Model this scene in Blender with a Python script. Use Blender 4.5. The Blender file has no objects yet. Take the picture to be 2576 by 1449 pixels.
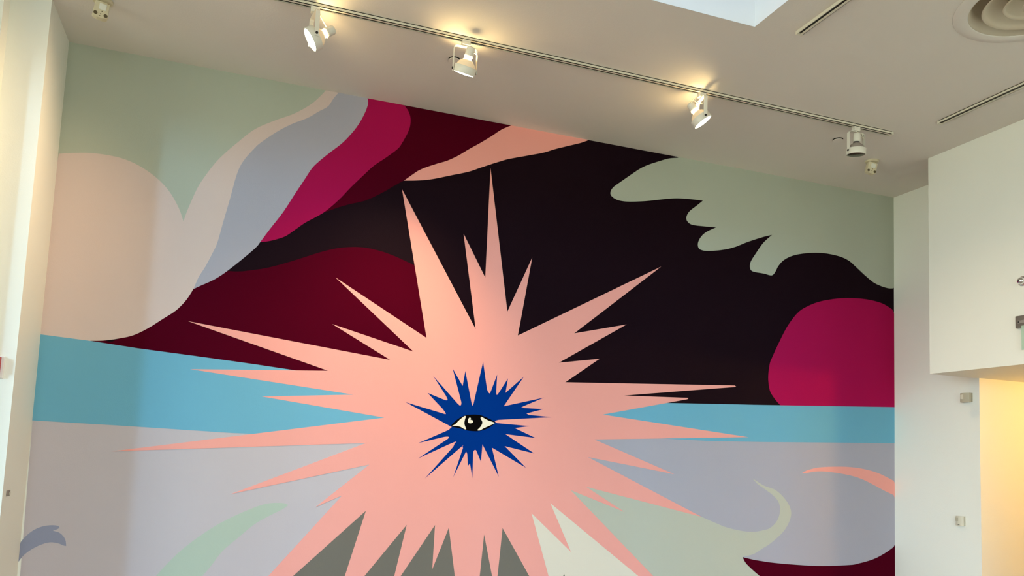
import bpy, bmesh, math, random
from mathutils import Vector, Matrix, Euler

scene = bpy.context.scene
C = scene.collection
random.seed(7)
PI = math.pi

# ------------------------------------------------------------------ camera
cam_data = bpy.data.cameras.new('camera')
cam = bpy.data.objects.new('camera', cam_data)
C.objects.link(cam)
cam_data.sensor_width = 36.0
cam_data.lens = 27.909
cam_data.shift_y = 0.09375          # the photograph keeps the upper part of a taller frame
cam_data.clip_start = 0.05
cam_data.clip_end = 200
rt = Vector((0.941002, -0.335886, 0.041181))
dn = Vector((0.069920, 0.073916, -0.994810))
fw = Vector((0.331099, 0.938998, 0.093040))
m = Matrix.Identity(4)
for i in range(3):
    m[i][0], m[i][1], m[i][2] = rt[i], -dn[i], -fw[i]
m[2][3] = 1.6
cam.matrix_world = m
scene.camera = cam

# ------------------------------------------------------------------ colour management, world, sun
vs = scene.view_settings
scene.display_settings.display_device = 'sRGB'
vs.view_transform = 'Standard'
vs.look = 'None'
vs.gamma = 1.0
vs.use_curve_mapping = False
vs.exposure = 0.0
scene.cycles.use_denoising = True
scene.cycles.max_bounces = 10
scene.cycles.diffuse_bounces = 8

SKY_STRENGTH = 12.9
SUN_STRENGTH = 1.5
world = bpy.data.worlds.new('world')
scene.world = world
world.use_nodes = True
wn, wl = world.node_tree.nodes, world.node_tree.links
wn.clear()
wo = wn.new('ShaderNodeOutputWorld')
wb = wn.new('ShaderNodeBackground')
wtc = wn.new('ShaderNodeTexCoord')
wsx = wn.new('ShaderNodeSeparateXYZ')
wr = wn.new('ShaderNodeValToRGB')
wmr = wn.new('ShaderNodeMapRange')
wmr.inputs['From Min'].default_value = -0.25
wmr.inputs['From Max'].default_value = 0.75
wl.new(wtc.outputs['Generated'], wsx.inputs[0])
wl.new(wsx.outputs['Z'], wmr.inputs['Value'])
wl.new(wmr.outputs[0], wr.inputs[0])
e = wr.color_ramp.elements
e[0].position, e[0].color = 0.18, (0.40, 0.40, 0.30, 1)      # paving and lawn outside
e[1].position, e[1].color = 0.30, (0.81, 0.94, 0.98, 1)      # hazy horizon
x = wr.color_ramp.elements.new(1.0); x.color = (0.70, 0.83, 1.0, 1)
wl.new(wr.outputs[0], wb.inputs['Color'])
wb.inputs['Strength'].default_value = SKY_STRENGTH
wl.new(wb.outputs[0], wo.inputs[0])

sun_data = bpy.data.lights.new('sun', 'SUN')
sun_data.energy = SUN_STRENGTH
sun_data.color = (0.32, 0.68, 1.0)
sun_data.angle = math.radians(4)
sun = bpy.data.objects.new('sun', sun_data)
C.objects.link(sun)
sun.location = (-8, -4, 6)
sun.rotation_euler = Vector((0.742, 0.663, -0.055)).to_track_quat('-Z', 'Y').to_euler()


# ------------------------------------------------------------------ helpers
def tag(o, label=None, cat=None, group=None, kind=None):
    if label: o['label'] = label
    if cat: o['category'] = cat
    if group: o['group'] = group
    if kind: o['kind'] = kind
    return o


def obj(name, bm, mat, parent=None, smooth=False):
    me = bpy.data.meshes.new(name)
    bmesh.ops.recalc_face_normals(bm, faces=bm.faces[:])
    bm.to_mesh(me); bm.free()
    if smooth:
        for p in me.polygons: p.use_smooth = True
    me.materials.append(mat)
    o = bpy.data.objects.new(name, me)
    C.objects.link(o)
    if parent: o.parent = parent
    return o


def thing(name, label, cat, loc, rot=(0, 0, 0), group=None):
    o = bpy.data.objects.new(name, None)
    o.empty_display_size = 0.05
    C.objects.link(o)
    o.location = loc; o.rotation_euler = rot
    return tag(o, label, cat, group)


def struct(name, bm, mat, parent=None):
    o = obj(name, bm, mat, parent)
    if not parent: o['kind'] = 'structure'
    return o


def add_box(bm, x0, x1, y0, y1, z0, z1, bevel=0.0, M=None):
    t = bmesh.new()
    vs_ = [t.verts.new((x, y, z)) for x in (x0, x1) for y in (y0, y1) for z in (z0, z1)]
    for f in ((0, 1, 3, 2), (4, 6, 7, 5), (0, 4, 5, 1), (2, 3, 7, 6), (0, 2, 6, 4), (1, 5, 7, 3)):
        t.faces.new([vs_[i] for i in f])
    if bevel:
        bmesh.ops.bevel(t, geom=t.edges[:], offset=bevel, segments=2, affect='EDGES', profile=0.5)
    if M is not None: t.transform(M)
    me = bpy.data.meshes.new('t'); t.to_mesh(me); t.free()
    bm.from_mesh(me); bpy.data.meshes.remove(me)
    return bm


def box(x0, x1, y0, y1, z0, z1, bevel=0.0, M=None):
    return add_box(bmesh.new(), x0, x1, y0, y1, z0, z1, bevel, M)


def lathe(profile, n=40, M=None, close=False):
    """profile: (r, z) pairs, turned about the local z axis"""
    bm = bmesh.new()
    rings = []
    for r, z in profile:
        if r < 1e-6:
            rings.append([bm.verts.new((0, 0, z))])
        else:
            rings.append([bm.verts.new((r * math.cos(2 * PI * k / n), r * math.sin(2 * PI * k / n), z)) for k in range(n)])
    pairs = list(zip(rings, rings[1:]))
    if close: pairs.append((rings[-1], rings[0]))
    for a, b in pairs:
        for k in range(n):
            k2 = (k + 1) % n
            if len(a) == 1 and len(b) == 1: continue
            if len(a) == 1: bm.faces.new((a[0], b[k], b[k2]))
            elif len(b) == 1: bm.faces.new((a[k], b[0], a[k2]))
            else: bm.faces.new((a[k], b[k], b[k2], a[k2]))
    if M is not None: bm.transform(M)
    return bm


def sweep(path, width, thick, side):
    """flat strip of metal bent along a path; side = direction across the strip"""
    bm = bmesh.new()
    side = Vector(side).normalized()
    pts = [Vector(p) for p in path]
    rings = []
    for i, p in enumerate(pts):
        t = (pts[min(i + 1, len(pts) - 1)] - pts[max(i - 1, 0)]).normalized()
        nrm = t.cross(side).normalized()
        rings.append([bm.verts.new(p + side * a * width / 2 + nrm * b * thick / 2) for a, b in ((-1, -1), (1, -1), (1, 1), (-1, 1))])
    for a, b in zip(rings, rings[1:]):
        for k in range(4):
            bm.faces.new((a[k], a[(k + 1) % 4], b[(k + 1) % 4], b[k]))
    bm.faces.new(rings[0]); bm.faces.new(rings[-1][::-1])
    return bm


def tube(path, r, n=8):
    bm = bmesh.new()
    pts = spline3([Vector(p) for p in path], 6)
    rings = []
    up = Vector((0.31, 0.2, 0.93))
    for i, p in enumerate(pts):
        t = (pts[min(i + 1, len(pts) - 1)] - pts[max(i - 1, 0)]).normalized()
        a = t.cross(up).normalized(); b = t.cross(a)
        rings.append([bm.verts.new(p + a * r * math.cos(2 * PI * k / n) + b * r * math.sin(2 * PI * k / n)) for k in range(n)])
    for a, b in zip(rings, rings[1:]):
        for k in range(n):
            bm.faces.new((a[k], a[(k + 1) % n], b[(k + 1) % n], b[k]))
    bm.faces.new(rings[0]); bm.faces.new(rings[-1][::-1])
    return bm


def cr(p0, p1, p2, p3, t):
    return 0.5 * ((2 * p1) + (p2 - p0) * t + (2 * p0 - 5 * p1 + 4 * p2 - p3) * t * t + (3 * p1 - p0 - 3 * p2 + p3) * t ** 3)


def spline3(pts, n):
    out = []
    for i in range(len(pts) - 1):
        p0 = pts[max(i - 1, 0)]; p3 = pts[min(i + 2, len(pts) - 1)]
        for k in range(n):
            out.append(cr(p0, pts[i], pts[i + 1], p3, k / n))
    out.append(pts[-1])
    return out


def outline(pts, n=6):
    """closed outline; a third value 1 marks a sharp corner, the others are smooth"""
    N = len(pts)
    v = [Vector((p[0], p[1])) for p in pts]
    sharp = [len(p) > 2 for p in pts]
    out = []
    for i in range(N):
        j = (i + 1) % N
        out.append(v[i])
        if sharp[i] and sharp[j]: continue
        p0 = v[i] * 2 - v[j] if sharp[i] else v[i - 1]
        p3 = v[j] * 2 - v[i] if sharp[j] else v[(j + 1) % N]
        if sharp[i]: p0 = v[i] + (v[i] - v[j]) * 0.5
        if sharp[j]: p3 = v[j] + (v[j] - v[i]) * 0.5
        for k in range(1, n):
            out.append(cr(p0, v[i], v[j], p3, k / n))
    return out


def ring_bm(r0, r1, z0, z1, n=48, M=None):
    return lathe([(r0, z0), (r1, z0), (r1, z1), (r0, z1)], n, M, close=True)


# ------------------------------------------------------------------ materials
def principled(name, color, rough=0.5, metal=0.0, bump=0.0, bump_scale=200, var=0.0, var_scale=3.0, spec=0.5,
               emit=None, emit_strength=0.0, trans=0.0):
    mt = bpy.data.materials.new(name)
    mt.use_nodes = True
    n, l = mt.node_tree.nodes, mt.node_tree.links
    b = n['Principled BSDF']
    b.inputs['Base Color'].default_value = (*color, 1)
    b.inputs['Roughness'].default_value = rough
    b.inputs['Metallic'].default_value = metal
    b.inputs['Specular IOR Level'].default_value = spec
    b.inputs['Transmission Weight'].default_value = trans
    tc = n.new('ShaderNodeTexCoord')
    if var:
        nz = n.new('ShaderNodeTexNoise'); nz.inputs['Scale'].default_value = var_scale; nz.inputs['Detail'].default_value = 5
        hs = n.new('ShaderNodeHueSaturation'); hs.inputs['Color'].default_value = (*color, 1)
        mr = n.new('ShaderNodeMapRange'); mr.inputs['To Min'].default_value = 1 - var; mr.inputs['To Max'].default_value = 1 + var
        l.new(tc.outputs['Object'], nz.inputs['Vector']); l.new(nz.outputs['Fac'], mr.inputs['Value'])
        l.new(mr.outputs[0], hs.inputs['Value']); l.new(hs.outputs[0], b.inputs['Base Color'])
    if bump:
        nb = n.new('ShaderNodeTexNoise'); nb.inputs['Scale'].default_value = bump_scale; nb.inputs['Detail'].default_value = 3
        bp = n.new('ShaderNodeBump'); bp.inputs['Strength'].default_value = bump; bp.inputs['Distance'].default_value = 0.002
        l.new(tc.outputs['Object'], nb.inputs['Vector']); l.new(nb.outputs['Fac'], bp.inputs['Height'])
        l.new(bp.outputs[0], b.inputs['Normal'])
    if emit:
        b.inputs['Emission Color'].default_value = (*emit, 1)
        b.inputs['Emission Strength'].default_value = emit_strength
    return mt


def glass(name, tint=(0.95, 0.98, 1.0)):
    mt = bpy.data.materials.new(name)
    mt.use_nodes = True
    n, l = mt.node_tree.nodes, mt.node_tree.links
    n.clear()
    o = n.new('ShaderNodeOutputMaterial'); mx = n.new('ShaderNodeMixShader')
    t = n.new('ShaderNodeBsdfTransparent'); g = n.new('ShaderNodeBsdfGlossy'); fr = n.new('ShaderNodeFresnel')
    t.inputs['Color'].default_value = (*tint, 1); g.inputs['Roughness'].default_value = 0.02
    fr.inputs['IOR'].default_value = 1.45
    l.new(fr.outputs[0], mx.inputs[0]); l.new(t.outputs[0], mx.inputs[1]); l.new(g.outputs[0], mx.inputs[2])
    l.new(mx.outputs[0], o.inputs[0])
    return mt


def lin(r, g, b):
    f = lambda c: (c / 255 / 12.92) if c / 255 <= 0.04045 else ((c / 255 + 0.055) / 1.055) ** 2.4
    return (f(r), f(g), f(b))


M_WALL = principled('white_wall_paint', (0.86, 0.865, 0.80), 0.6, bump=0.25, bump_scale=140, var=0.012, var_scale=2)
M_CEIL = principled('matte_ceiling_paint', (0.74, 0.70, 0.65), 0.85, bump=0.3, bump_scale=110, var=0.02, var_scale=1.5, spec=0.2)
M_FLOOR = principled('polished_floor', (0.37, 0.30, 0.22), 0.35, var=0.08, var_scale=1.2)
M_TRACK = principled('cream_track_enamel', (0.72, 0.68, 0.56), 0.4)
M_SLOT_SHADOW = principled('dark_slot_and_shadow', (0.012, 0.009, 0.005), 0.8)  # also stands in for the shadow round the ceiling cover plates
M_LAMP = principled('white_lamp_enamel', (0.78, 0.76, 0.68), 0.35)
M_BULB = principled('frosted_reflector_glass', (0.80, 0.68, 0.52), 0.25, emit=(1.0, 0.66, 0.32), emit_strength=0.22)
M_BULB_OFF = principled('grey_reflector_glass', (0.42, 0.37, 0.34), 0.2, metal=0.4)
M_LENS = principled('lit_lamp_lens', (1, 0.95, 0.85), 0.3, emit=(1.0, 0.90, 0.70), emit_strength=14)
M_LENS_OFF = principled('dark_lamp_lens', (0.09, 0.08, 0.06), 0.12, metal=0.3)
M_NECK = principled('glowing_lamp_neck', (1, 0.8, 0.4), 0.4, emit=(1.0, 0.68, 0.25), emit_strength=4)
M_NECK_OFF = principled('dark_lamp_neck', (0.06, 0.05, 0.05), 0.4)
M_GLOBE = principled('lit_globe_glass', (1, 0.9, 0.7), 0.3, emit=(1.0, 0.75, 0.40), emit_strength=5)
M_CORD = principled('white_cord', (0.80, 0.76, 0.62), 0.5)
M_BLACK = principled('black_hole', (0.015, 0.012, 0.010), 0.7)
M_AGED = principled('aged_cream_plastic', (0.68, 0.61, 0.43), 0.4, var=0.06, var_scale=20)
M_AGED_LENS = principled('milky_sensor_lens', (0.78, 0.78, 0.70), 0.2)
M_CAP = principled('brown_screw_cap', (0.10, 0.075, 0.035), 0.5)
M_BEIGE = principled('beige_plastic', (0.48, 0.44, 0.33), 0.45)
M_IVORY = principled('ivory_plastic', (0.66, 0.62, 0.50), 0.45)
M_RED = principled('red_enamel', (0.42, 0.008, 0.008), 0.3)
M_CLEAR = principled('clear_strobe', (0.85, 0.75, 0.75), 0.1)
M_WHITEP = principled('white_plastic', (0.78, 0.77, 0.76), 0.4)
M_STEEL = principled('brushed_steel', (0.30, 0.28, 0.26), 0.38, metal=0.7)
M_CHROME = principled('chrome', (0.75, 0.74, 0.74), 0.08, metal=1.0)
M_GREEN = principled('green_tinted_acrylic', (0.70, 0.90, 0.76), 0.1, trans=0.5)
M_GREY = principled('grey_plate', (0.28, 0.25, 0.23), 0.5)
M_VENT = principled('beige_diffuser_enamel', (0.62, 0.54, 0.42), 0.5)
M_GLASS = glass('window_glass')
M_SKYGLASS = glass('dimming_skylight_glass', (0.50, 0.53, 0.56))  # pane is out of view; tint added to dim the skylight
M_FRAME = principled('white_window_frame', (0.75, 0.76, 0.77), 0.4)
M_SHAFT = principled('skylight_shaft_paint', (0.82, 0.83, 0.84), 0.7)

PAINT = {
    'aubergine': (0.01, 0.0035, 0.0068),
    'mauve': (0.52, 0.47, 0.5),
    'lavender': (0.405, 0.395, 0.46),
    'sage': (0.44, 0.475, 0.395),
    'blush': (0.66, 0.53, 0.49),
    'maroon': (0.068, 0.0015, 0.0095),
    'magenta': (0.38, 0.008, 0.075),
    'pink': (0.85, 0.37, 0.322),
    'seablue': (0.155, 0.41, 0.56),
    'mint': (0.43, 0.51, 0.43),
    'periwinkle': (0.280, 0.300, 0.410),
    'palesage': (0.49, 0.5, 0.42),
    'slate': (0.17, 0.155, 0.13),
    'offwhite': (0.74, 0.67, 0.56),
    'cobalt': (0.0008, 0.03, 0.22),
    'ink': (0.0035, 0.0030, 0.0028),
    'cream': (0.850, 0.780, 0.620),
}
M_PAINT = {k: principled(k + '_mural_paint', v, 0.55, bump=0.22, bump_scale=160, var=0.015, var_scale=4, spec=0.03 if k == 'aubergine' else 0.0) for k, v in PAINT.items()}

# ------------------------------------------------------------------ the room
XL, XR, YW, YP, H = -1.078, 5.315, 5.270, 4.772, 4.0
XB, YB, ZB = 4.860, 4.482, 2.350          # bulkhead over the opening on the right
XE, YE = -1.271, 4.660                    # second step of the left pier
XWIN, YBACK, XEND = -5.0, -6.0, 9.0

struct('floor', box(XWIN - 0.2, XEND + 0.2, YBACK - 0.2, YW + 0.2, -0.2, 0.0), M_FLOOR)
struct('wall_back', box(XL - 0.2, XR + 0.2, YW, YW + 0.2, 0.0, H), M_WALL)
struct('wall_right', box(XR, XEND, YB - 0.03, YW, 0.0, H), M_WALL)

pier = bmesh.new()
add_box(pier, XE, XL, YP, YW, 0.0, H)
add_box(pier, XWIN, XE, YE, YW, 0.0, H)
struct('wall_left', pier, M_WALL)

bulk = box(XB, XEND, YBACK, YB, ZB, H)
struct('wall_bulkhead', bulk, M_WALL)
struct('added_partition', box(XB, XB + 0.12, YBACK, 3.30, 0.0, ZB), M_WALL)  # added partition, out of view, keeps daylight off the warm wall
struct('wall_end', box(XEND, XEND + 0.2, YBACK, YW, 0.0, H), M_WALL)

# ceiling with the skylight well and the round hole of the air diffuser
SKX0, SKX1, SKY0, SKY1, SKH = 0.95, 2.549, 2.05, 3.485, 0.75
VX, VY, VR = 3.70, 2.745, 0.300
cb = bmesh.new()
loops = [[(XWIN, YBACK), (XEND, YBACK), (XEND, YW), (XWIN, YW)],
         [(SKX0, SKY0), (SKX1, SKY0), (SKX1, SKY1), (SKX0, SKY1)],
         [(VX + VR * math.cos(2 * PI * k / 48), VY + VR * math.sin(2 * PI * k / 48)) for k in range(48)]]
edges = []
for lp in loops:
    v_ = [cb.verts.new((x, y, H)) for x, y in lp]
    edges += [cb.edges.new((v_[i], v_[(i + 1) % len(v_)])) for i in range(len(v_))]
bmesh.ops.triangle_fill(cb, use_beauty=True, use_dissolve=False, edges=edges, normal=(0, 0, -1))
struct('ceiling', cb, M_CEIL)

shaft = bmesh.new()
for x0, x1, y0, y1 in ((SKX0 - 0.1, SKX0, SKY0 - 0.1, SKY1 + 0.1), (SKX1, SKX1 + 0.1, SKY0 - 0.1, SKY1 + 0.1),
                       (SKX0, SKX1, SKY0 - 0.1, SKY0), (SKX0, SKX1, SKY1, SKY1 + 0.1)):
    add_box(shaft, x0, x1, y0, y1, H + 0.001, H + SKH)
sky = struct('window_1', shaft, M_SHAFT)
obj('skylight_pane', box(SKX0 - 0.05, SKX1 + 0.05, SKY0 - 0.05, SKY1 + 0.05, H + SKH, H + SKH + 0.012), M_SKYGLASS, sky)
fr = bmesh.new()
for k in range(1, 3):
    xx = SKX0 + (SKX1 - SKX0) * k / 3
    add_box(fr, xx - 0.025, xx + 0.025, SKY0, SKY1, H + SKH - 0.05, H + SKH)
obj('skylight_bar', fr, M_FRAME, sky)

# roof slab round the wells keeps the daylight to the openings
roof = bmesh.new()
add_box(roof, XWIN - 0.2, SKX0 - 0.1, YBACK - 0.2, YW + 0.2, H + 0.30, H + 0.40)
add_box(roof, SKX1 + 0.1, XEND + 0.2, YBACK - 0.2, YW + 0.2, H + 0.30, H + 0.40)
add_box(roof, SKX0 - 0.1, SKX1 + 0.1, YBACK - 0.2, SKY0 - 0.1, H + 0.30, H + 0.40)
add_box(roof, SKX0 - 0.1, SKX1 + 0.1, SKY1 + 0.1, YW + 0.2, H + 0.30, H + 0.40)
struct('trim_roof', roof, M_WALL)

# glazed left side of the room: sill, lintel, piers and six tall panes
WY0, WY1, WZ0, WZ1 = -3.4, 2.7, 0.15, 3.85
gl = bmesh.new()
add_box(gl, XWIN - 0.2, XWIN, YBACK, YW, 0.0, WZ0)
add_box(gl, XWIN - 0.2, XWIN, YBACK, YW, WZ1, H)
add_box(gl, XWIN - 0.2, XWIN, YBACK, WY0, WZ0, WZ1)
add_box(gl, XWIN - 0.2, XWIN, WY1, YW, WZ0, WZ1)
struct('wall_window', gl, M_WALL)
NP = 6
w2 = bmesh.new()
for k in range(NP + 1):
    yy = WY0 + (WY1 - WY0) * k / NP
    add_box(w2, XWIN - 0.13, XWIN - 0.07, yy - 0.03, yy + 0.03, WZ0, WZ1)
win = struct('window_2', w2, M_FRAME)
for k in range(NP):
    y0 = WY0 + (WY1 - WY0) * k / NP + 0.03; y1 = WY0 + (WY1 - WY0) * (k + 1) / NP - 0.03
    obj('pane', box(XWIN - 0.105, XWIN - 0.095, y0, y1, WZ0, WZ1), M_GLASS, win)


# unseen front wall behind the camera; its window is added to light the mural
FX0, FX1, FZ0, FZ1 = -2.2, 1.6, 0.6, 3.85
fb = bmesh.new()
add_box(fb, XWIN - 0.2, XEND, YBACK - 0.2, YBACK, 0.0, FZ0)
add_box(fb, XWIN - 0.2, XEND, YBACK - 0.2, YBACK, FZ1, H)
add_box(fb, XWIN - 0.2, FX0, YBACK - 0.2, YBACK, FZ0, FZ1)
add_box(fb, FX1, XEND, YBACK - 0.2, YBACK, FZ0, FZ1)
struct('wall_front', fb, M_WALL)
w3 = bmesh.new()
for k in range(NP + 1):
    xx = FX0 + (FX1 - FX0) * k / NP
    add_box(w3, xx - 0.03, xx + 0.03, YBACK - 0.13, YBACK - 0.07, FZ0, FZ1)
added_win = struct('added_window', w3, M_FRAME)
for k in range(NP):
    x0 = FX0 + (FX1 - FX0) * k / NP + 0.03; x1 = FX0 + (FX1 - FX0) * (k + 1) / NP - 0.03
    obj('pane', box(x0, x1, YBACK - 0.105, YBACK - 0.095, FZ0, FZ1), M_GLASS, added_win)


def portal(name, loc, rot, sx, sy):
    d = bpy.data.lights.new(name, 'AREA')
    d.shape = 'RECTANGLE'; d.size = sx; d.size_y = sy
    d.cycles.is_portal = True
    o = bpy.data.objects.new(name, d); C.objects.link(o)
    o.location = loc; o.rotation_euler = rot
    return o


portal('window_portal', (XWIN - 0.15, (WY0 + WY1) / 2, (WZ0 + WZ1) / 2), (0, -PI / 2, 0), WZ1 - WZ0, WY1 - WY0)
portal('front_portal', ((FX0 + FX1) / 2, YBACK - 0.15, (FZ0 + FZ1) / 2), (PI / 2, 0, 0), FX1 - FX0, FZ1 - FZ0)
portal('skylight_portal', ((SKX0 + SKX1) / 2, (SKY0 + SKY1) / 2, H + SKH + 0.05), (0, 0, 0), SKX1 - SKX0, SKY1 - SKY0)

# ------------------------------------------------------------------ the mural, flat painted shapes on the back wall
mural = thing('mural', 'large painted wall mural of a pink starburst with a blue eye above a sea', 'mural', (0, YW - 0.0016, 0))
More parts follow.
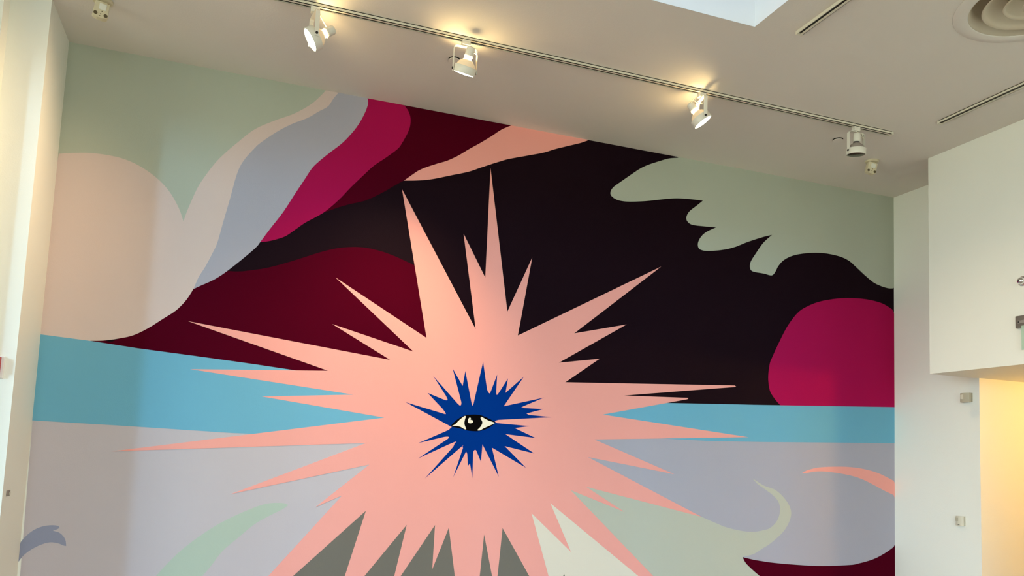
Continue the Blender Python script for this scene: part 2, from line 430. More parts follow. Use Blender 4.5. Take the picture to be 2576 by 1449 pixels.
# name, paint, coat, label, outline in wall metres (x, z, 1 = sharp corner)
SHAPES = [
    ('night_sky','aubergine',0,'dark aubergine black sky behind the starburst',
     [(-1.078,4,1),(5.315,4,1),(5.315,2.0821,1),(-1.078,1.8333,1)]),
    ('left_field','mauve',0,'pale mauve field at lower left',
     [(-1.078,1.7989,1),(1.7574,1.8523,1),(1.8515,0,1),(-1.0506,0,1)]),
    ('right_field','lavender',0,'lavender field at lower right',
     [(1.7574,1.8523,1),(5.315,1.9973,1),(5.315,0,1),(1.8515,0,1)]),
    ('cloud','sage',1,'pale sage cloud at upper left',
     [(-1.078,4,1),(0.5806,4,1),(0.5344,3.9215,1),(0.0377,3.3505,1),(-0.1244,2.9091,1),(-0.2952,2.6834,1),(-0.3842,2.6477,1),(-1.078,2.7746,1)]),
    ('blush_cloud','blush',2,'blush pink rounded cloud at left edge',
     [(-1.075,3.3002,1),(-1.0003,3.318),(-0.9116,3.3332),(-0.8208,3.3363),(-0.7324,3.3287),(-0.6414,3.3011),(-0.5499,3.2503),(-0.4772,3.1894),(-0.4267,3.1246),(-0.387,3.0541),(-0.3602,2.9867,1),(-0.3462,3.0473),(-0.3183,3.141),(-0.2905,3.2225),(-0.2538,3.2981),(-0.2022,3.3898),(-0.1481,3.4643),(-0.0825,3.5416),(0.0173,3.6498),(0.1357,3.7307),(0.2571,3.8022),(0.3544,3.8811),(0.4148,3.9507),(0.4495,4,1),(0.5938,4,1),(0.5897,3.882,1),(0.1808,3.4271,1),(-0.0298,2.9217,1),(-0.2023,2.6818,1),(-0.2708,2.5702,1),(-0.3006,2.5066),(-0.3365,2.4528),(-0.3734,2.4116),(-0.4308,2.3637),(-0.5091,2.298),(-0.5883,2.2469),(-0.6669,2.2199),(-0.7451,2.2011),(-0.8191,2.1926,1),(-1.078,2.2006,1),(-1.078,2.2258,1),(-1.078,3.252,1)]),
    ('lavender_stripe','lavender',5,'grey lavender curved stripe',
     [(0.5335,4,1),(0.503,3.9531),(0.4705,3.8925),(0.4122,3.8454),(0.3448,3.7888),(0.2466,3.7283),(0.1579,3.6601),(0.0598,3.5667),(0.0258,3.5243),(-0.0217,3.4543),(-0.0533,3.3894),(-0.0747,3.3076),(-0.0978,3.1744),(-0.1283,3.0148),(-0.1538,2.8769),(-0.1783,2.8045),(-0.2123,2.7172),(-0.2475,2.6436),(-0.2706,2.5677,1),(-0.2375,2.5891),(-0.1438,2.6495),(-0.0497,2.7369),(0.0706,2.8673),(0.1037,2.9173),(0.1527,3.0023),(0.2303,3.1311),(0.2911,3.2528),(0.3469,3.3617),(0.3919,3.4496),(0.4336,3.5043),(0.4999,3.5762),(0.5794,3.6583),(0.6407,3.7413),(0.6829,3.8142),(0.7122,3.8829),(0.7286,3.9344),(0.7338,3.9703),(0.7286,4,1),(0.7228,4,1)]),
    ('hill','maroon',1,'dark maroon hill left of the starburst',
     [(-0.2706,2.5677,1),(-0.1996,2.6441,1),(-0.0885,2.703,1),(-0.0032,2.7106),(0.0798,2.7309),(0.1564,2.753),(0.2586,2.7942),(0.3668,2.8435),(0.4718,2.8929),(0.578,2.9347),(0.6807,2.958),(0.7787,2.9658),(0.8794,2.9552),(0.975,2.933),(1.0582,2.906),(1.1639,2.869,1),(1.2652,2.5361,1),(1.4052,1.997,1),(0.3461,1.9287,1),(0.1354,1.9151,1),(-0.8191,2.1926,1),(-0.7451,2.2011),(-0.6669,2.2199),(-0.4162,2.4693,1)]),
    ('upper_band','maroon',2,'dark maroon band under the ceiling',
     [(0.9615,4,1),(1.8102,4,1),(1.5213,3.7658,1),(1.129,3.5272,1),(1.0104,3.4686,1),(0.9479,3.4228),(0.8698,3.3626),(0.7598,3.2905),(0.6503,3.2467),(0.5742,3.2117),(0.497,3.1698,1),(0.4453,3.254,1),(0.9464,3.8079,1)]),
    ('magenta_band','magenta',4,'magenta curved band',
     [(0.714,4,1),(0.9607,4,1),(0.9849,3.9974,1),(1.0148,3.9611),(1.0311,3.9147),(1.0308,3.8575),(1.016,3.8052),(0.9823,3.7293),(0.9534,3.6818),(0.8762,3.6066),(0.7991,3.5378),(0.7303,3.4571),(0.6502,3.359),(0.5837,3.2705),(0.4991,3.1771),(0.4317,3.1237),(0.3713,3.0793),(0.3061,3.0196),(0.259,2.9775),(0.2112,2.9513),(0.1516,2.9276),(0.1038,2.916,1),(0.1948,3.2161,1),(0.5457,3.7351,1)]),
    ('pink_streak','pink',3,'salmon pink streak under the ceiling',
     [(1.0105,3.4672,1),(1.0664,3.5185),(1.1063,3.553),(1.1606,3.5864),(1.2362,3.6247),(1.306,3.6574),(1.3826,3.7062),(1.4592,3.7667),(1.5421,3.828),(1.6236,3.8928),(1.6954,3.9538),(1.7695,4,1),(1.7797,4,1),(2.3833,4,1),(2.3751,3.9933,1),(2.3173,3.9646),(2.2375,3.9322),(2.1202,3.8843),(2.0276,3.8411),(1.9128,3.8004),(1.7623,3.7481),(1.6987,3.7196),(1.6547,3.6993),(1.5604,3.6525),(1.467,3.6051),(1.3469,3.5605),(1.2063,3.5092),(1.1088,3.4843)]),
    ('sea_band','seablue',3,'sky blue horizontal sea band',
     [(-1.078,2.2076,1),(-0.8191,2.1926,1),(-0.5538,2.1696,1),(-0.217,2.1488,1),(0.121,2.126,1),(0.3343,2.1091,1),(0.4167,2.1034,1),(1.6025,2.0513,1),(3.1081,2.0654,1),(3.9817,2.1033,1),(5.315,2.1669,1),(5.315,1.8612,1),(3.9858,1.8099,1),(3.4627,1.7952,1),(2.9876,1.7938,1),(1.7637,1.7138,1),(0.151,1.6859,1),(0.0113,1.6853,1),(-0.5607,1.6968,1),(-1.078,1.7039,1),(-1.078,1.7061,1),(-1.078,2.2119,1)]),
    ('sun','magenta',4,'magenta rounded sun at right edge',
     [(5.315,2.9764,1),(5.2944,3.0087,1),(5.1975,3.0461),(5.0906,3.0621),(4.9844,3.0662),(4.8277,3.0572),(4.6732,3.0329),(4.5203,2.9932),(4.4016,2.9418),(4.3228,2.8927),(4.2544,2.8213),(4.1881,2.7289),(4.1219,2.6101),(4.0659,2.5007),(4.038,2.4345),(4.0253,2.3255),(4.0407,2.2279),(4.07,2.1823),(4.113,2.1375),(4.1467,2.1108,1),(5.315,2.1669,1)]),
    ('wavy_cloud','sage',4,'grey sage cloud with wavy fingers at right',
     [(3.1474,4,1),(3.1551,3.9932),(3.0756,3.9733),(2.9889,3.9364),(2.8865,3.8876),(2.8195,3.8456),(2.7447,3.7866),(2.6625,3.7195),(2.6059,3.6716),(2.5825,3.6336),(2.5868,3.6034),(2.6253,3.5806),(2.6839,3.574),(2.7591,3.5812),(2.8778,3.6031),(2.9803,3.6282),(3.0665,3.6491),(3.154,3.6668),(3.2691,3.6779),(3.3901,3.6839,1),(3.3325,3.6335),(3.2714,3.581),(3.2455,3.5374),(3.2463,3.506),(3.2737,3.4821),(3.318,3.475),(3.4084,3.4789),(3.5169,3.4859,1),(3.4275,3.436),(3.3785,3.3897),(3.3529,3.3385),(3.3581,3.2997),(3.3855,3.2854),(3.4395,3.285),(3.5657,3.3086),(3.6856,3.3466),(3.8152,3.4078),(3.9626,3.4681),(4.0473,3.4961,1),(3.9632,3.4188),(3.8918,3.321),(3.8461,3.2501),(3.8375,3.2002),(3.8663,3.1712),(3.9668,3.1668),(4.0285,3.1597),(4.0574,3.1654),(4.0811,3.1928),(4.1142,3.2501),(4.1719,3.3068),(4.2689,3.3555),(4.4181,3.3935),(4.5691,3.4104),(4.7234,3.4044),(4.827,3.379),(4.8995,3.3367),(4.995,3.2755),(5.0909,3.2225),(5.1767,3.1986),(5.2515,3.1896),(5.2996,3.1933,1),(5.315,3.2016,1),(5.315,4,1)]),
    ('mint_swoosh','mint',1,'pale mint swoosh',
     [(0.3873,1.2461,1),(0.3593,1.2565),(0.2992,1.2578),(0.2399,1.2482),(0.1822,1.227),(0.0817,1.1799),(-0.0286,1.1176),(-0.1362,1.0386),(-0.2416,0.9439),(-0.3518,0.8101),(-0.453,0.6466),(-0.524,0.4649),(-0.5667,0,1),(-0.3118,0,1),(-0.3086,0.4575),(-0.2329,0.6184),(-0.0916,0.8075),(-0.0404,0.8779),(0.0115,0.9558),(0.0925,1.0341),(0.1893,1.1225),(0.2747,1.1762),(0.35,1.2176)]),
    ('blue_wave','periwinkle',1,'small grey blue wave at left edge',
     [(-1.078,0.9802,1),(-1.078,0.9959,1),(-1.0742,1.0116),(-1.0501,1.0454),(-1.0178,1.0757),(-0.9797,1.0957),(-0.9351,1.1046),(-0.8998,1.1022),(-0.8877,1.0921),(-0.8981,1.0824),(-0.9198,1.0736,1),(-0.8863,1.0625),(-0.8642,1.043),(-0.8498,1.0176),(-0.8441,0.9864,1),(-0.8598,0.9898),(-0.886,1.0011),(-0.9269,1.007),(-0.9711,0.9944),(-1.0185,0.9669),(-1.0552,0.9332),(-1.078,0.8976,1),(-1.078,0.8977,1)]),
    ('sage_wave','palesage',1,'pale sage wave with a curled crest',
     [(2.2219,1.5361,1),(2.4535,1.524,1),(2.9325,1.3753,1),(3.431,1.2159,1),(3.5636,1.1686),(3.6533,1.1394),(3.7614,1.118),(3.8522,1.1075),(3.9251,1.1081),(3.9955,1.12),(4.0551,1.1357),(4.1111,1.1791),(4.143,1.2333),(4.1513,1.2955),(4.1317,1.3495),(4.0896,1.3873),(4.0515,1.4135),(3.9909,1.4471),(3.9382,1.4768),(3.887,1.5209,1),(3.9906,1.4698),(4.051,1.4522),(4.1079,1.4346),(4.1742,1.3892),(4.2319,1.328),(4.2586,1.2661),(4.2478,1.2039),(4.2057,1.1334),(4.1493,1.0789),(4.0568,1.0132),(3.9974,0.9826),(3.9093,0.9367),(3.8057,0.9129,1),(3.8382,0.8652),(3.9027,0.812),(3.9671,0.767),(4.1515,0.6394),(4.3816,0.4501),(5.315,0,1),(2.5983,0,1),(2.2966,1.1996,1)]),
    ('lower_maroon','maroon',2,'dark maroon patch at lower right corner',
     [(3.8057,0.9129,1),(3.91,0.8922),(3.9989,0.8797),(4.0586,0.8718),(4.2465,0.8558),(4.5341,0.8408),(4.8325,0.8464),(4.9335,0.8586),(5.0874,0.8932),(5.2124,0.9437),(5.3019,0.9925,1),(5.315,1.0124,1),(5.315,0,1),(4.3816,0.4501,1),(4.1515,0.6394),(3.9671,0.767),(3.9027,0.812),(3.8382,0.8652)]),
    ('pink_swoosh','pink',1,'salmon pink swoosh at right edge',
     [(4.3614,1.5776,1),(4.3796,1.5878),(4.432,1.6074),(4.5291,1.6281),(4.6791,1.6398),(4.8308,1.6429),(4.9844,1.6318),(5.1196,1.6076),(5.2242,1.5738),(5.3044,1.5433,1),(5.315,1.5234,1),(5.315,1.3999,1),(5.3039,1.4235,1),(5.1928,1.4622),(5.0883,1.5043),(4.9844,1.5421),(4.8818,1.5675),(4.7299,1.5883),(4.5794,1.5979),(4.481,1.5931),(4.4126,1.5806)]),
    ('grey_ground','slate',2,'warm grey ground between the lower spikes',
     [(0.8964,1.3606,1),(0.2293,0.5353,1),(-0.0475,0,1),(2.5983,0,1),(2.2567,0.6434,1),(1.9636,1.1948,1)]),
    ('white_ground','offwhite',3,'off white patch between lower right spikes',
     [(1.9863,1.3611,1),(2.1874,0.7848,1),(2.3938,0.2548,1),(3.2323,0.2207,1),(3.1543,0.627,1),(2.2274,1.3951,1)]),
    ('grey_point','slate',4,'small grey point at the bottom',
     [(2.3072,0.8002,1),(2.2436,0.5886,1),(2.3969,0.5853,1)]),
    ('starburst','pink',5,'large salmon pink many pointed starburst',
     [(1.6271,3.6547,1),(1.7995,2.6329,1),(1.9713,3.046,1),(1.886,2.4706,1),(3.0288,3.1088,1),(2.3219,2.5262,1),(2.7469,2.6328,1),(2.2092,2.3015,1),(2.5333,2.3564,1),(2.2649,2.1631,1),(3.7109,2.2404,1),(3.7221,2.2324,1),(3.7112,2.2285,1),(2.7427,2.0981,1),(3.2858,2.1153,1),(3.2929,2.1096,1),(3.2825,2.1044,1),(2.5731,1.9463,1),(3.8452,1.8416,1),(2.5119,1.7609,1),(3.1855,1.5306,1),(2.4649,1.631,1),(3.431,1.2153,1),(2.4566,1.4171,1),(2.7738,1.2417,1),(2.3369,1.3895,1),(3.5304,0.3265,1),(2.182,1.2947,1),(2.3554,0.9521,1),(2.0418,1.2217,1),(2.3472,0.3122,1),(1.8315,1.1164,1),(1.8006,0.6637,1),(1.6992,1.0727,1),(1.6337,0.0693,1),(1.4464,1.1153,1),(1.3454,0.838,1),(1.3494,1.1316,1),(1.0718,0.6996,1),(1.1561,1.1307,1),(0.7033,0.5551,1),(0.8794,1.2184,1),(-0.3023,0.0891,1),(0.7199,1.3142,1),(0.5565,1.2369,1),(0.8856,1.5203,1),(0.0355,1.3063,1),(0.8534,1.6599,1),(-0.6498,1.5425,1),(0.9662,1.8339,1),(0.1795,1.9242,1),(0.752,1.9738,1),(-0.2545,2.0657,1),(0.5799,2.1192,1),(-0.2871,2.3624,1),(0.9842,2.2228,1),(0.5899,2.4279,1),(1.1393,2.2921,1),(0.592,2.7397,1),(1.2246,2.3933,1),(1.0002,3.4029,1),(1.5717,2.4858,1),(1.4516,3.1521,1),(1.6247,2.8586,1)]),
    ('blue_burst','cobalt',6,'cobalt blue spiky burst around the eye',
     [(1.1031,1.9458,1),(1.3715,1.8835,1),(1.3856,1.8824),(1.3802,1.8944),(1.3605,1.9177,1),(1.2509,2.0185,1),(1.376,1.9771,1),(1.3884,1.977),(1.3929,1.9842),(1.3808,2.0064,1),(1.2845,2.1369,1),(1.4645,1.9599,1),(1.4839,1.9465),(1.4923,1.9558),(1.4921,1.971,1),(1.4189,2.1987,1),(1.496,2.0837,1),(1.5106,2.1888,1),(1.5647,1.9725,1),(1.5726,1.952),(1.5808,1.9671,1),(1.6358,2.2632,1),(1.6736,2.0714,1),(1.6826,2.0539),(1.6926,2.0457),(1.7004,2.0551),(1.7431,2.18,1),(1.7422,2.0579,1),(1.7446,2.0452),(1.756,2.0459),(1.8252,2.1596,1),(1.8108,2.056,1),(1.9442,2.1807,1),(1.802,1.9609,1),(2.1047,2.0413,1),(1.947,1.9683),(1.9464,1.9612),(1.9537,1.9577,1),(2.1046,1.9588,1),(1.9752,1.9197,1),(1.994,1.9106,1),(2.1695,1.9049,1),(1.7687,1.8632,1),(1.7498,1.8574),(1.742,1.8501),(1.7571,1.84,1),(2.004,1.8318,1),(1.8905,1.8124,1),(2.0503,1.7503,1),(1.8222,1.7665,1),(2.0461,1.6398,1),(1.821,1.6822,1),(1.9881,1.5365,1),(1.7278,1.6679,1),(1.7874,1.4689,1),(1.6581,1.6872,1),(1.6531,1.5659,1),(1.6159,1.6414,1),(1.6079,1.6471),(1.5971,1.639),(1.5941,1.6222,1),(1.596,1.4521,1),(1.5743,1.5537,1),(1.5609,1.5341,1),(1.5515,1.6174,1),(1.5438,1.6299),(1.5366,1.6198),(1.4604,1.4555,1),(1.5189,1.6553,1),(1.5152,1.6671),(1.5047,1.661),(1.2633,1.4406,1),(1.4499,1.6613,1),(1.4573,1.6825),(1.4501,1.6912),(1.2095,1.5726,1),(1.4084,1.7137,1),(1.4166,1.7244),(1.4074,1.7291),(1.3832,1.7261,1),(1.2051,1.6758,1),(1.4115,1.775,1),(1.4322,1.7951,1),(1.4212,1.801,1)]),
    ('eye_outline','ink',7,'black almond outline and iris of the eye',
     [(1.4235,1.8009,1),(1.4447,1.8274),(1.4685,1.8492),(1.4991,1.8695),(1.5301,1.8825),(1.5656,1.8886),(1.6015,1.8907),(1.6374,1.8878),(1.6739,1.8768),(1.7107,1.8625),(1.737,1.8503),(1.7461,1.8422,1),(1.7271,1.8237),(1.6954,1.8018),(1.6601,1.7862),(1.6247,1.7772),(1.5799,1.775),(1.5409,1.7782),(1.5086,1.7859),(1.473,1.7925),(1.4406,1.7958)]),
    ('eye_white','cream',8,'cream left white of the eye',
     [(1.4261,1.7994,1),(1.456,1.8162),(1.4759,1.8375),(1.4962,1.8575),(1.5201,1.8759),(1.5291,1.8728),(1.5245,1.8575),(1.5209,1.8367),(1.5217,1.8197),(1.5289,1.8015),(1.5358,1.7881),(1.5297,1.7845),(1.5172,1.7888),(1.4954,1.7997),(1.467,1.8048),(1.4426,1.8019)]),
    ('eye_white','cream',8,'cream right white of the eye',
     [(1.7433,1.8409,1),(1.7225,1.8468),(1.6894,1.8561),(1.6597,1.8699),(1.6425,1.8781),(1.6355,1.8669),(1.6464,1.8504),(1.6502,1.8368),(1.6458,1.8213),(1.6342,1.8034),(1.6179,1.7863),(1.6225,1.7815),(1.6383,1.784),(1.6596,1.7978),(1.6985,1.8169),(1.7268,1.8306)]),
    ('heart_glint','cream',8,'cream heart shaped glint in the iris',
     [(1.5631,1.8513,1),(1.5763,1.8507),(1.5831,1.8417),(1.5772,1.8315),(1.5596,1.8278),(1.5485,1.833),(1.546,1.8482),(1.5492,1.8602),(1.5577,1.8689),(1.5654,1.863)]),
]
for name, paint, coat, label, pts in SHAPES:
    o2 = outline(pts)
    clean = []
    for p in o2:
        q = (min(max(p.x, XL), XR), min(max(p.y, 0.0), H))
        if not clean or (abs(q[0] - clean[-1][0]) + abs(q[1] - clean[-1][1])) > 2e-4: clean.append(q)
    if abs(clean[0][0] - clean[-1][0]) + abs(clean[0][1] - clean[-1][1]) < 2e-4: clean.pop()
    d = 0.0004 * (coat + 1)
    n = len(clean)
    bm = bmesh.new()
    va = [bm.verts.new((p[0], -d, p[1])) for p in clean]
    vb = [bm.verts.new((p[0], 0, p[1])) for p in clean]
    f = bm.faces.new(va)
    for k in range(n):
        bm.faces.new((va[k], vb[k], vb[(k + 1) % n], va[(k + 1) % n]))
    f.normal_update()
    bmesh.ops.triangulate(bm, faces=[f], quad_method='BEAUTY', ngon_method='EAR_CLIP')
    tag(obj(name, bm, M_PAINT[paint], mural), label)

# ------------------------------------------------------------------ lighting tracks on the ceiling
TW, TH = 0.036, 0.020


def track(label, x0, x1, y, along_y=False, slot_end0=True, slot_end1=True):
    L = x1 - x0
    if along_y: t = thing('lighting_track', label, 'track', (y, x0, H), (0, 0, PI / 2), 'ceiling lighting tracks')
    else: t = thing('lighting_track', label, 'track', (x0, y, H), (0, 0, 0), 'ceiling lighting tracks')
    ch = bmesh.new()
    w = TW / 2; s_ = 0.0060
    add_box(ch, 0, L, -w, -w + 0.003, -TH, -0.0005)
    add_box(ch, 0, L, w - 0.003, w, -TH, -0.0005)
    add_box(ch, 0, L, -w, w, -0.004, -0.0005)
    add_box(ch, 0, L, -w, -0.0015, -TH, -TH + 0.003)
    add_box(ch, 0, L, w - 0.002, w, -TH, -TH + 0.003)
    obj('channel', ch, M_TRACK, t)
    obj('conductor_slot', box(0.012, L - 0.012, -w + 0.004, w - 0.004, -TH + 0.004, -0.005), M_SLOT_SHADOW, t)
    for a, b in ((-0.004, 0.012), (L - 0.012, L + 0.004)):
        obj('end_cap', box(a, b, -w - 0.001, w + 0.001, -TH - 0.001, -0.0005, 0.001), M_TRACK, t)
    return t


TY = 4.237
track('long cream ceiling track carrying the four spotlights', -0.9, 4.255, TY)
track('short cream ceiling track beside the skylight, without lamps', -1.4, 3.428, 2.796, True)
track('short cream ceiling track beside the white bulkhead, without lamps', -0.2, 3.962, 4.402, True)


# ------------------------------------------------------------------ track spotlights
def spotlight(label, x, yaw, aim, lit=True, power=60.0, size=70, spill=6.5):
    """yaw turns the fork about the vertical; aim is the direction the lamp looks, in room axes"""
    z0 = H - TH
    t = thing('track_spotlight', label, 'spotlight', (x, TY, z0), (0, 0, 0), 'spotlights on the ceiling track')
    obj('adapter', box(-0.024, 0.024, -0.017, 0.017, -0.030, 0.002, 0.003), M_LAMP, t)
    obj('stem', lathe([(0.0, -0.038), (0.008, -0.038), (0.008, -0.026), (0.0, -0.026)], 16), M_LAMP, t)
    u = Vector((math.cos(yaw), math.sin(yaw), 0)); v = Vector((-u.y, u.x, 0))
    R = 0.069; zt = -0.037; L = 0.138; zp = zt - L
    path = []
    def P(a, z): return u * a + Vector((0, 0, z))
    path.append(P(-R, zp - 0.016)); path.append(P(-R, zt - 0.02))
    for k in range(1, 5):
        an = PI / 2 * k / 5
        path.append(P(-R + 0.02 * (1 - math.cos(an)), zt - 0.02 + 0.02 * math.sin(an)))
    path.append(P(-R + 0.02, zt))
    path += [Vector((-p.dot(u), 0, p.z)).x * u + Vector((0, 0, p.z)) for p in reversed(path)]
    obj('fork', sweep(path, 0.023, 0.003, v), M_LAMP, t)
    for s_ in (-1, 1):
        Mk = Matrix.Translation(u * s_ * (R + 0.002) + Vector((0, 0, zp))) @ u.to_track_quat('Z', 'Y').to_matrix().to_4x4()
        obj('pivot_screw', lathe([(0, -0.004), (0.007, -0.004), (0.007, 0.004), (0, 0.004)], 14, Mk), M_BLACK if s_ < 0 else M_LAMP, t)
    # head: local +z looks backwards along the lamp axis
    a = Vector(aim).normalized()
    q = (-a).to_track_quat('Z', 'Y').to_matrix().to_4x4()
    Hm = Matrix.Translation((0, 0, zp)) @ q
    obj('lamp_ring', lathe([(0.0600, -0.021), (0.0640, -0.021), (0.0650, -0.017), (0.0650, 0.019), (0.0635, 0.021), (0.0600, 0.021), (0.0590, 0.0), ], 48, Hm, close=True), M_LAMP, t, True)
    bulb = obj('reflector_bulb', lathe([(0.0585, -0.010), (0.0585, 0.013), (0.056, 0.023), (0.049, 0.037), (0.038, 0.049), (0.027, 0.057), (0.0205, 0.061)], 40, Hm), M_BULB if lit else M_BULB_OFF, t, True)
    obj('lens', lathe([(0.0, -0.0250), (0.02, -0.0245), (0.04, -0.0230), (0.0535, -0.0205), (0.0595, -0.0180), (0.0595, -0.0100)], 40, Hm), M_LENS if lit else M_LENS_OFF, bulb, True)
    obj('bulb_neck', lathe([(0.0205, 0.0605), (0.0205, 0.069), (0.0195, 0.0715)], 28, Hm), M_NECK if lit else M_NECK_OFF, bulb, True)
    obj('socket', lathe([(0.0, 0.070), (0.0245, 0.070), (0.0260, 0.074), (0.0245, 0.079), (0.0245, 0.119), (0.021, 0.127), (0.012, 0.131), (0.0, 0.132)], 32, Hm), M_LAMP, t, True)
    top = Hm @ Vector((0.018, 0.0, 0.124))
    mid = Hm @ Vector((0.052, 0.015, 0.108))
    obj('cord', tube([top, top + (mid - top) * 0.6 + Vector((0, 0, 0.02)), mid, (mid + Vector((0.03, 0, -0.035))) * 0.7, Vector((0.033, 0.004, -0.045)), Vector((0.020, 0, -0.012))], 0.0027), M_CORD, t, True)
    if lit:
        d = bpy.data.lights.new('spotlight_beam', 'SPOT')
        d.energy = power; d.color = (1.0, 0.71, 0.40); d.spot_size = math.radians(size); d.spot_blend = 1.0
        d.shadow_soft_size = 0.05
        o = bpy.data.objects.new('spotlight_beam', d); C.objects.link(o); o.parent = t
        o.location = Hm @ Vector((0, 0, -0.036))
        o.rotation_euler = a.to_track_quat('-Z', 'Y').to_euler()
        d = bpy.data.lights.new('lamp_back_spill', 'SPOT')      # light leaking out round the hot neck of the bulb
        d.energy = spill; d.color = (1.0, 0.72, 0.32); d.shadow_soft_size = 0.028; d.use_soft_falloff = False
        d.spot_size = math.radians(165); d.spot_blend = 0.5
        o = bpy.data.objects.new('lamp_back_spill', d); C.objects.link(o); o.parent = t
        o.location = Hm @ Vector((0, 0, 0.0660)); o.rotation_euler = (-a).to_track_quat('-Z', 'Y').to_euler()
    return t


spotlight('lit white spotlight nearest the left pier, turned left', 0.279, PI / 2 + 0.15, (-0.82, 0.04, -0.57), True, 115, 95)
spotlight('lit white spotlight aimed down at the starburst, second from the left', 1.127, 0.0, (-0.14, 0.43, -0.89), True, 140, 84)
spotlight('lit white spotlight turned right, third from the left', 2.703, PI / 2 - 0.2, (0.55, -0.20, -0.80), True, 80, 95)
spotlight('unlit white spotlight with a dark lens near the right track end', 3.944, 0.05, (0.03, 0.10, -1.0), False)


# ------------------------------------------------------------------ ceiling sensors
def sensor(label, x, y, tilt, yaw):
    t = thing('ceiling_sensor', label, 'sensor', (x, y, H), (0, 0, yaw), 'yellowed ceiling sensors')
    obj('base_plate', lathe([(0, -0.012), (0.042, -0.012), (0.050, -0.008), (0.052, -0.0005), (0, -0.0005)], 32), M_AGED, t, True)
    Mt = Matrix.Translation((0, 0, -0.012)) @ Matrix.Rotation(tilt, 4, 'Y')
    obj('bracket', box(-0.022, 0.022, -0.012, 0.014, -0.012, 0.004, 0.002, Mt), M_AGED, t)
    b = bmesh.new()
    prof = [(-0.036, -0.010), (0.036, -0.010), (0.038, -0.084), (0.034, -0.092), (0.014, -0.098), (-0.014, -0.098), (-0.034, -0.092), (-0.038, -0.084)]
    fa = [b.verts.new((px * (0.93), -0.026, pz)) for px, pz in prof]
    fb = [b.verts.new((px, -0.018, pz)) for px, pz in prof]
    fc = [b.verts.new((px, 0.012, pz)) for px, pz in prof]
    b.faces.new(fa); b.faces.new(fc)
    n = len(prof)
    for r0, r1 in ((fa, fb), (fb, fc)):
        for k in range(n): b.faces.new((r0[k], r0[(k + 1) % n], r1[(k + 1) % n], r1[k]))
    b.transform(Mt)
    body = obj('housing', b, M_AGED, t)
    w = bmesh.new()
    add_box(w, -0.014, 0.022, -0.030, -0.024, -0.054, -0.018, 0.003, Mt)
    obj('sensor_window', w, M_AGED_LENS, t)
    for s_ in (-1, 1):
        Mc = Mt @ Matrix.Translation((s_ * 0.025, -0.0262, -0.080)) @ Matrix.Rotation(PI / 2, 4, 'X')
        obj('screw_cap', lathe([(0, 0.002), (0.0095, 0.002), (0.0100, 0), (0, 0)], 20, Mc), M_CAP, t)
    for px, pz in ((0.004, -0.062), (0.000, -0.078), (-0.002, -0.090)):
        Mc = Mt @ Matrix.Translation((px, -0.0262, pz)) @ Matrix.Rotation(PI / 2, 4, 'X')
        obj('pin_hole', lathe([(0, 0.001), (0.0026, 0.001), (0.0026, 0), (0, 0)], 12, Mc), M_CAP, t)
    return t


sensor('yellowed sensor hanging from the ceiling beside the left pier', -0.815, 4.680, 0.10, 0.25)
sensor('yellowed sensor hanging from the ceiling beside the unlit spotlight', 4.530, 4.700, 0.22, -0.25)

# concealed sprinkler covers
for lab, cx, cy in (('small round white cover plate on the ceiling left of the unlit spotlight', 4.010, 4.485),
                    ('small round white cover plate on the ceiling behind the second lit spotlight', 1.131, 4.506)):
    t = thing('sprinkler_cover', lab, 'cover plate', (cx, cy, H), (0, 0, 0), 'round ceiling cover plates')
    obj('gap_shadow', lathe([(0, -0.0015), (0.036, -0.0015), (0.036, -0.0005), (0, -0.0005)], 36), M_SLOT_SHADOW, t)  # dark disc put in as the shadow behind the plate rim
    obj('plate', lathe([(0, -0.011), (0.0340, -0.011), (0.0350, -0.010), (0.0350, -0.0075), (0, -0.0075)], 36), M_CEIL, t)

# round air diffuser
t = thing('ceiling_diffuser', 'round beige air diffuser with nested cones in the ceiling', 'vent', (VX, VY, H))
obj('flange', lathe([(0.372, -0.0005), (0.370, -0.003), (0.340, -0.004), (0.306, -0.005), (0.301, -0.003), (0.304, 0.004)], 72, close=True), M_CEIL, t, True)


def cone(r_lip, z_lip, r_top, z_top, power=1.6):
    pr = [(r_lip, z_lip)]
    for k in range(1, 7):
        s_ = k / 6
        pr.append((r_lip + (r_top - r_lip) * s_, z_lip + (z_top - z_lip) * (1 - (1 - s_) ** power)))
    back = [(r + 0.004, z + 0.003) for r, z in reversed(pr)]
    return lathe(pr + back, 64, close=True)


obj('cone_ring', cone(0.299, -0.003, 0.180, 0.150, 3.0), M_VENT, t, True)
obj('cone_ring', cone(0.236, -0.004, 0.125, 0.085), M_VENT, t, True)
obj('cone_ring', cone(0.141, -0.003, 0.070, 0.065), M_VENT, t, True)
obj('centre_cone', lathe([(0, 0.012), (0.030, 0.004), (0.061, -0.010), (0.062, -0.006), (0.03, 0.012), (0, 0.02)], 40), M_VENT, t, True)
obj('duct', lathe([(0.306, 0.010), (0.306, 0.240), (0, 0.240)], 40), M_SLOT_SHADOW, t)


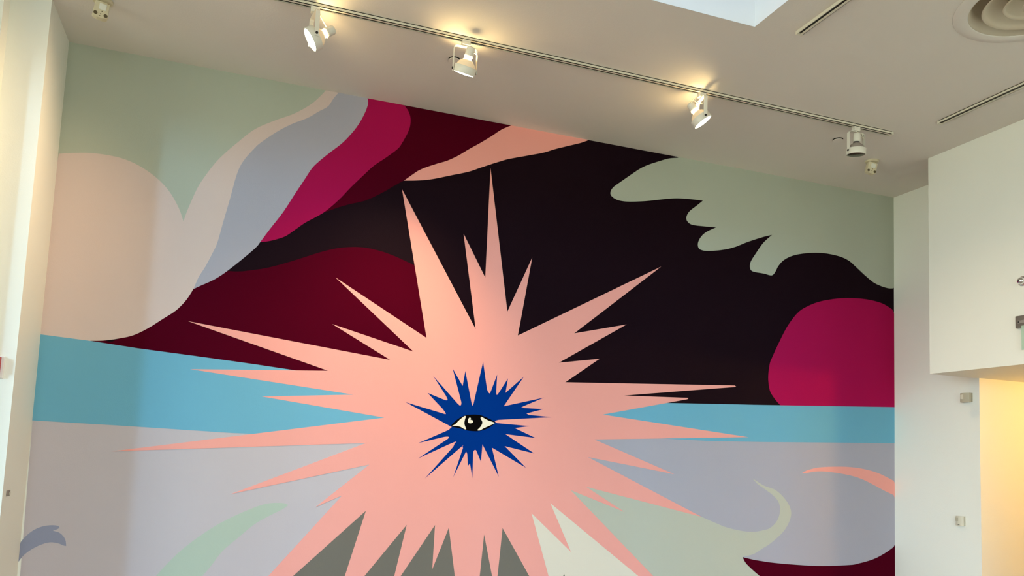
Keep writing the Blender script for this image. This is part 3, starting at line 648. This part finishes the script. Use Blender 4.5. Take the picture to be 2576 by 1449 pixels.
# ------------------------------------------------------------------ small fittings on the right wall
def wall_box(name, label, cat, y, z, w, h, depth, mat, group=None, dot=False):
    t = thing(name, label, cat, (XR, y, z))
    obj('back_plate', box(-0.008, -0.0005, -w / 2, w / 2, -h / 2, h / 2, 0.001), mat, t)
    obj('seam', box(-0.016, -0.008, -w / 2 + 0.006, w / 2 - 0.006, -h / 2 + 0.004, h / 2 - 0.004), M_SLOT_SHADOW, t)
    b = bmesh.new()
    prof = []
    for k in range(9):                       # bowed front
        s_ = -1 + 2 * k / 8
        prof.append((-depth + 0.010 * s_ * s_, s_ * (w / 2 - 0.003)))
    prof = [(-0.014, -w / 2)] + prof + [(-0.014, w / 2)]
    lo = [b.verts.new((px, py, -h / 2)) for px, py in prof]
    hi = [b.verts.new((px * 0.94, py, h / 2)) for px, py in prof]
    b.faces.new(lo); b.faces.new(hi)
    for k in range(len(prof)): b.faces.new((lo[k], lo[(k + 1) % len(prof)], hi[(k + 1) % len(prof)], hi[k]))
    obj('cover', b, mat, t)
    return t, b


t, _ = wall_box('motion_sensor', 'beige box sensor high on the right wall under the bulkhead', 'sensor', 4.553, 2.205, 0.088, 0.070, 0.042, M_BEIGE)
obj('lens', box(-0.0425, -0.030, 0.004, 0.030, -0.012, 0.024, 0.002), M_IVORY, t)
t, _ = wall_box('thermostat', 'small ivory thermostat low on the right wall near its edge', 'thermostat', 4.620, 1.265, 0.072, 0.072, 0.034, M_IVORY)
obj('button', box(-0.0350, -0.030, -0.010, 0.004, -0.031, -0.027), M_BLACK, t)
obj('display', box(-0.0342, -0.030, 0.002, 0.028, -0.002, 0.024, 0.001), M_BEIGE, t)

# grey plate on the side of the left pier
t = thing('wall_plate', 'tiny grey wall plate low on the side of the left pier', 'wall plate', (XL, 4.875, 1.307))
obj('plate', box(0.0005, 0.005, -0.031, 0.031, -0.015, 0.015, 0.001), M_GREY, t)
obj('toggle', box(0.005, 0.009, 0.004, 0.020, -0.011, 0.004, 0.001), M_BEIGE, t)

# red alarm at the left edge
t = thing('fire_alarm', 'red alarm box on a white base at the left edge of the pier', 'fire alarm', (-1.187, YP, 1.965))
obj('back_plate', box(-0.060, 0.060, -0.012, -0.0005, -0.062, 0.056, 0.003), M_WHITEP, t)
b = bmesh.new()
fr_ = [(-0.050, -0.040), (0.046, -0.040), (0.046, 0.050), (-0.050, 0.050)]
v0 = [b.verts.new((px, -0.012, pz)) for px, pz in fr_]
v1 = [b.verts.new((px * 0.9, -0.052, pz * 0.9)) for px, pz in fr_]
b.faces.new(v1)
for k in range(4): b.faces.new((v0[k], v0[(k + 1) % 4], v1[(k + 1) % 4], v1[k]))
obj('housing', b, M_RED, t)
obj('strobe_lens', box(-0.045, 0.047, -0.035, -0.012, -0.060, -0.038, 0.004), M_CLEAR, t)

# fittings on the face of the bulkhead
t = thing('sign_bracket', 'grey metal bracket with a greenish clear panel at the right edge', 'sign bracket', (XB, 3.690, 2.630))
obj('canopy', box(-0.022, -0.0005, -0.090, 0.090, -0.041, 0.041, 0.004), M_STEEL, t)
obj('rail', box(-0.026, -0.022, -0.080, 0.070, -0.012, 0.008, 0.001), M_GREY, t)
Mc = Matrix.Translation((-0.0262, 0.062, -0.002)) @ Matrix.Rotation(-PI / 2, 4, 'Y')
obj('screw', lathe([(0, 0.002), (0.005, 0.002), (0.005, -0.001), (0, -0.001)], 14, Mc), M_BLACK, t)
obj('clear_panel', box(-0.030, -0.024, -0.200, 0.042, -0.190, -0.030, 0.001), M_GREEN, t)
t = thing('chrome_fitting', 'small round chrome fitting on the bulkhead above the metal bracket', 'fitting', (XB, 3.738, 2.902))
Mc = Matrix.Rotation(-PI / 2, 4, 'Y')
obj('rose', lathe([(0, 0.0005), (0.034, 0.0005), (0.034, 0.004), (0.028, 0.008), (0, 0.008)], 32, Mc), M_CHROME, t, True)
obj('dome', lathe([(0.024, 0.006), (0.025, 0.016), (0.021, 0.028), (0.012, 0.036), (0, 0.039)], 28, Mc), M_CHROME, t, True)

# ------------------------------------------------------------------ warm globe lamp under the bulkhead, lighting the wall beyond the opening
t = thing('globe_lamp', 'round warm globe lamp under the white bulkhead', 'ceiling lamp', (6.25, 3.25, ZB))
obj('rose', lathe([(0, -0.020), (0.050, -0.020), (0.060, -0.0005), (0, -0.0005)], 32), M_LAMP, t)
obj('globe', lathe([(0.030, -0.020)] + [(0.085 * math.sin(PI * k / 14), -0.100 + 0.085 * math.cos(PI * k / 14)) for k in range(2, 15)], 28), M_GLOBE, t, True)
d = bpy.data.lights.new('globe_light', 'POINT')
d.energy = 52; d.color = (1.0, 0.57, 0.15); d.shadow_soft_size = 0.09; d.use_soft_falloff = False
o = bpy.data.objects.new('globe_light', d); C.objects.link(o); o.parent = t
o.location = (0, 0, -0.100)
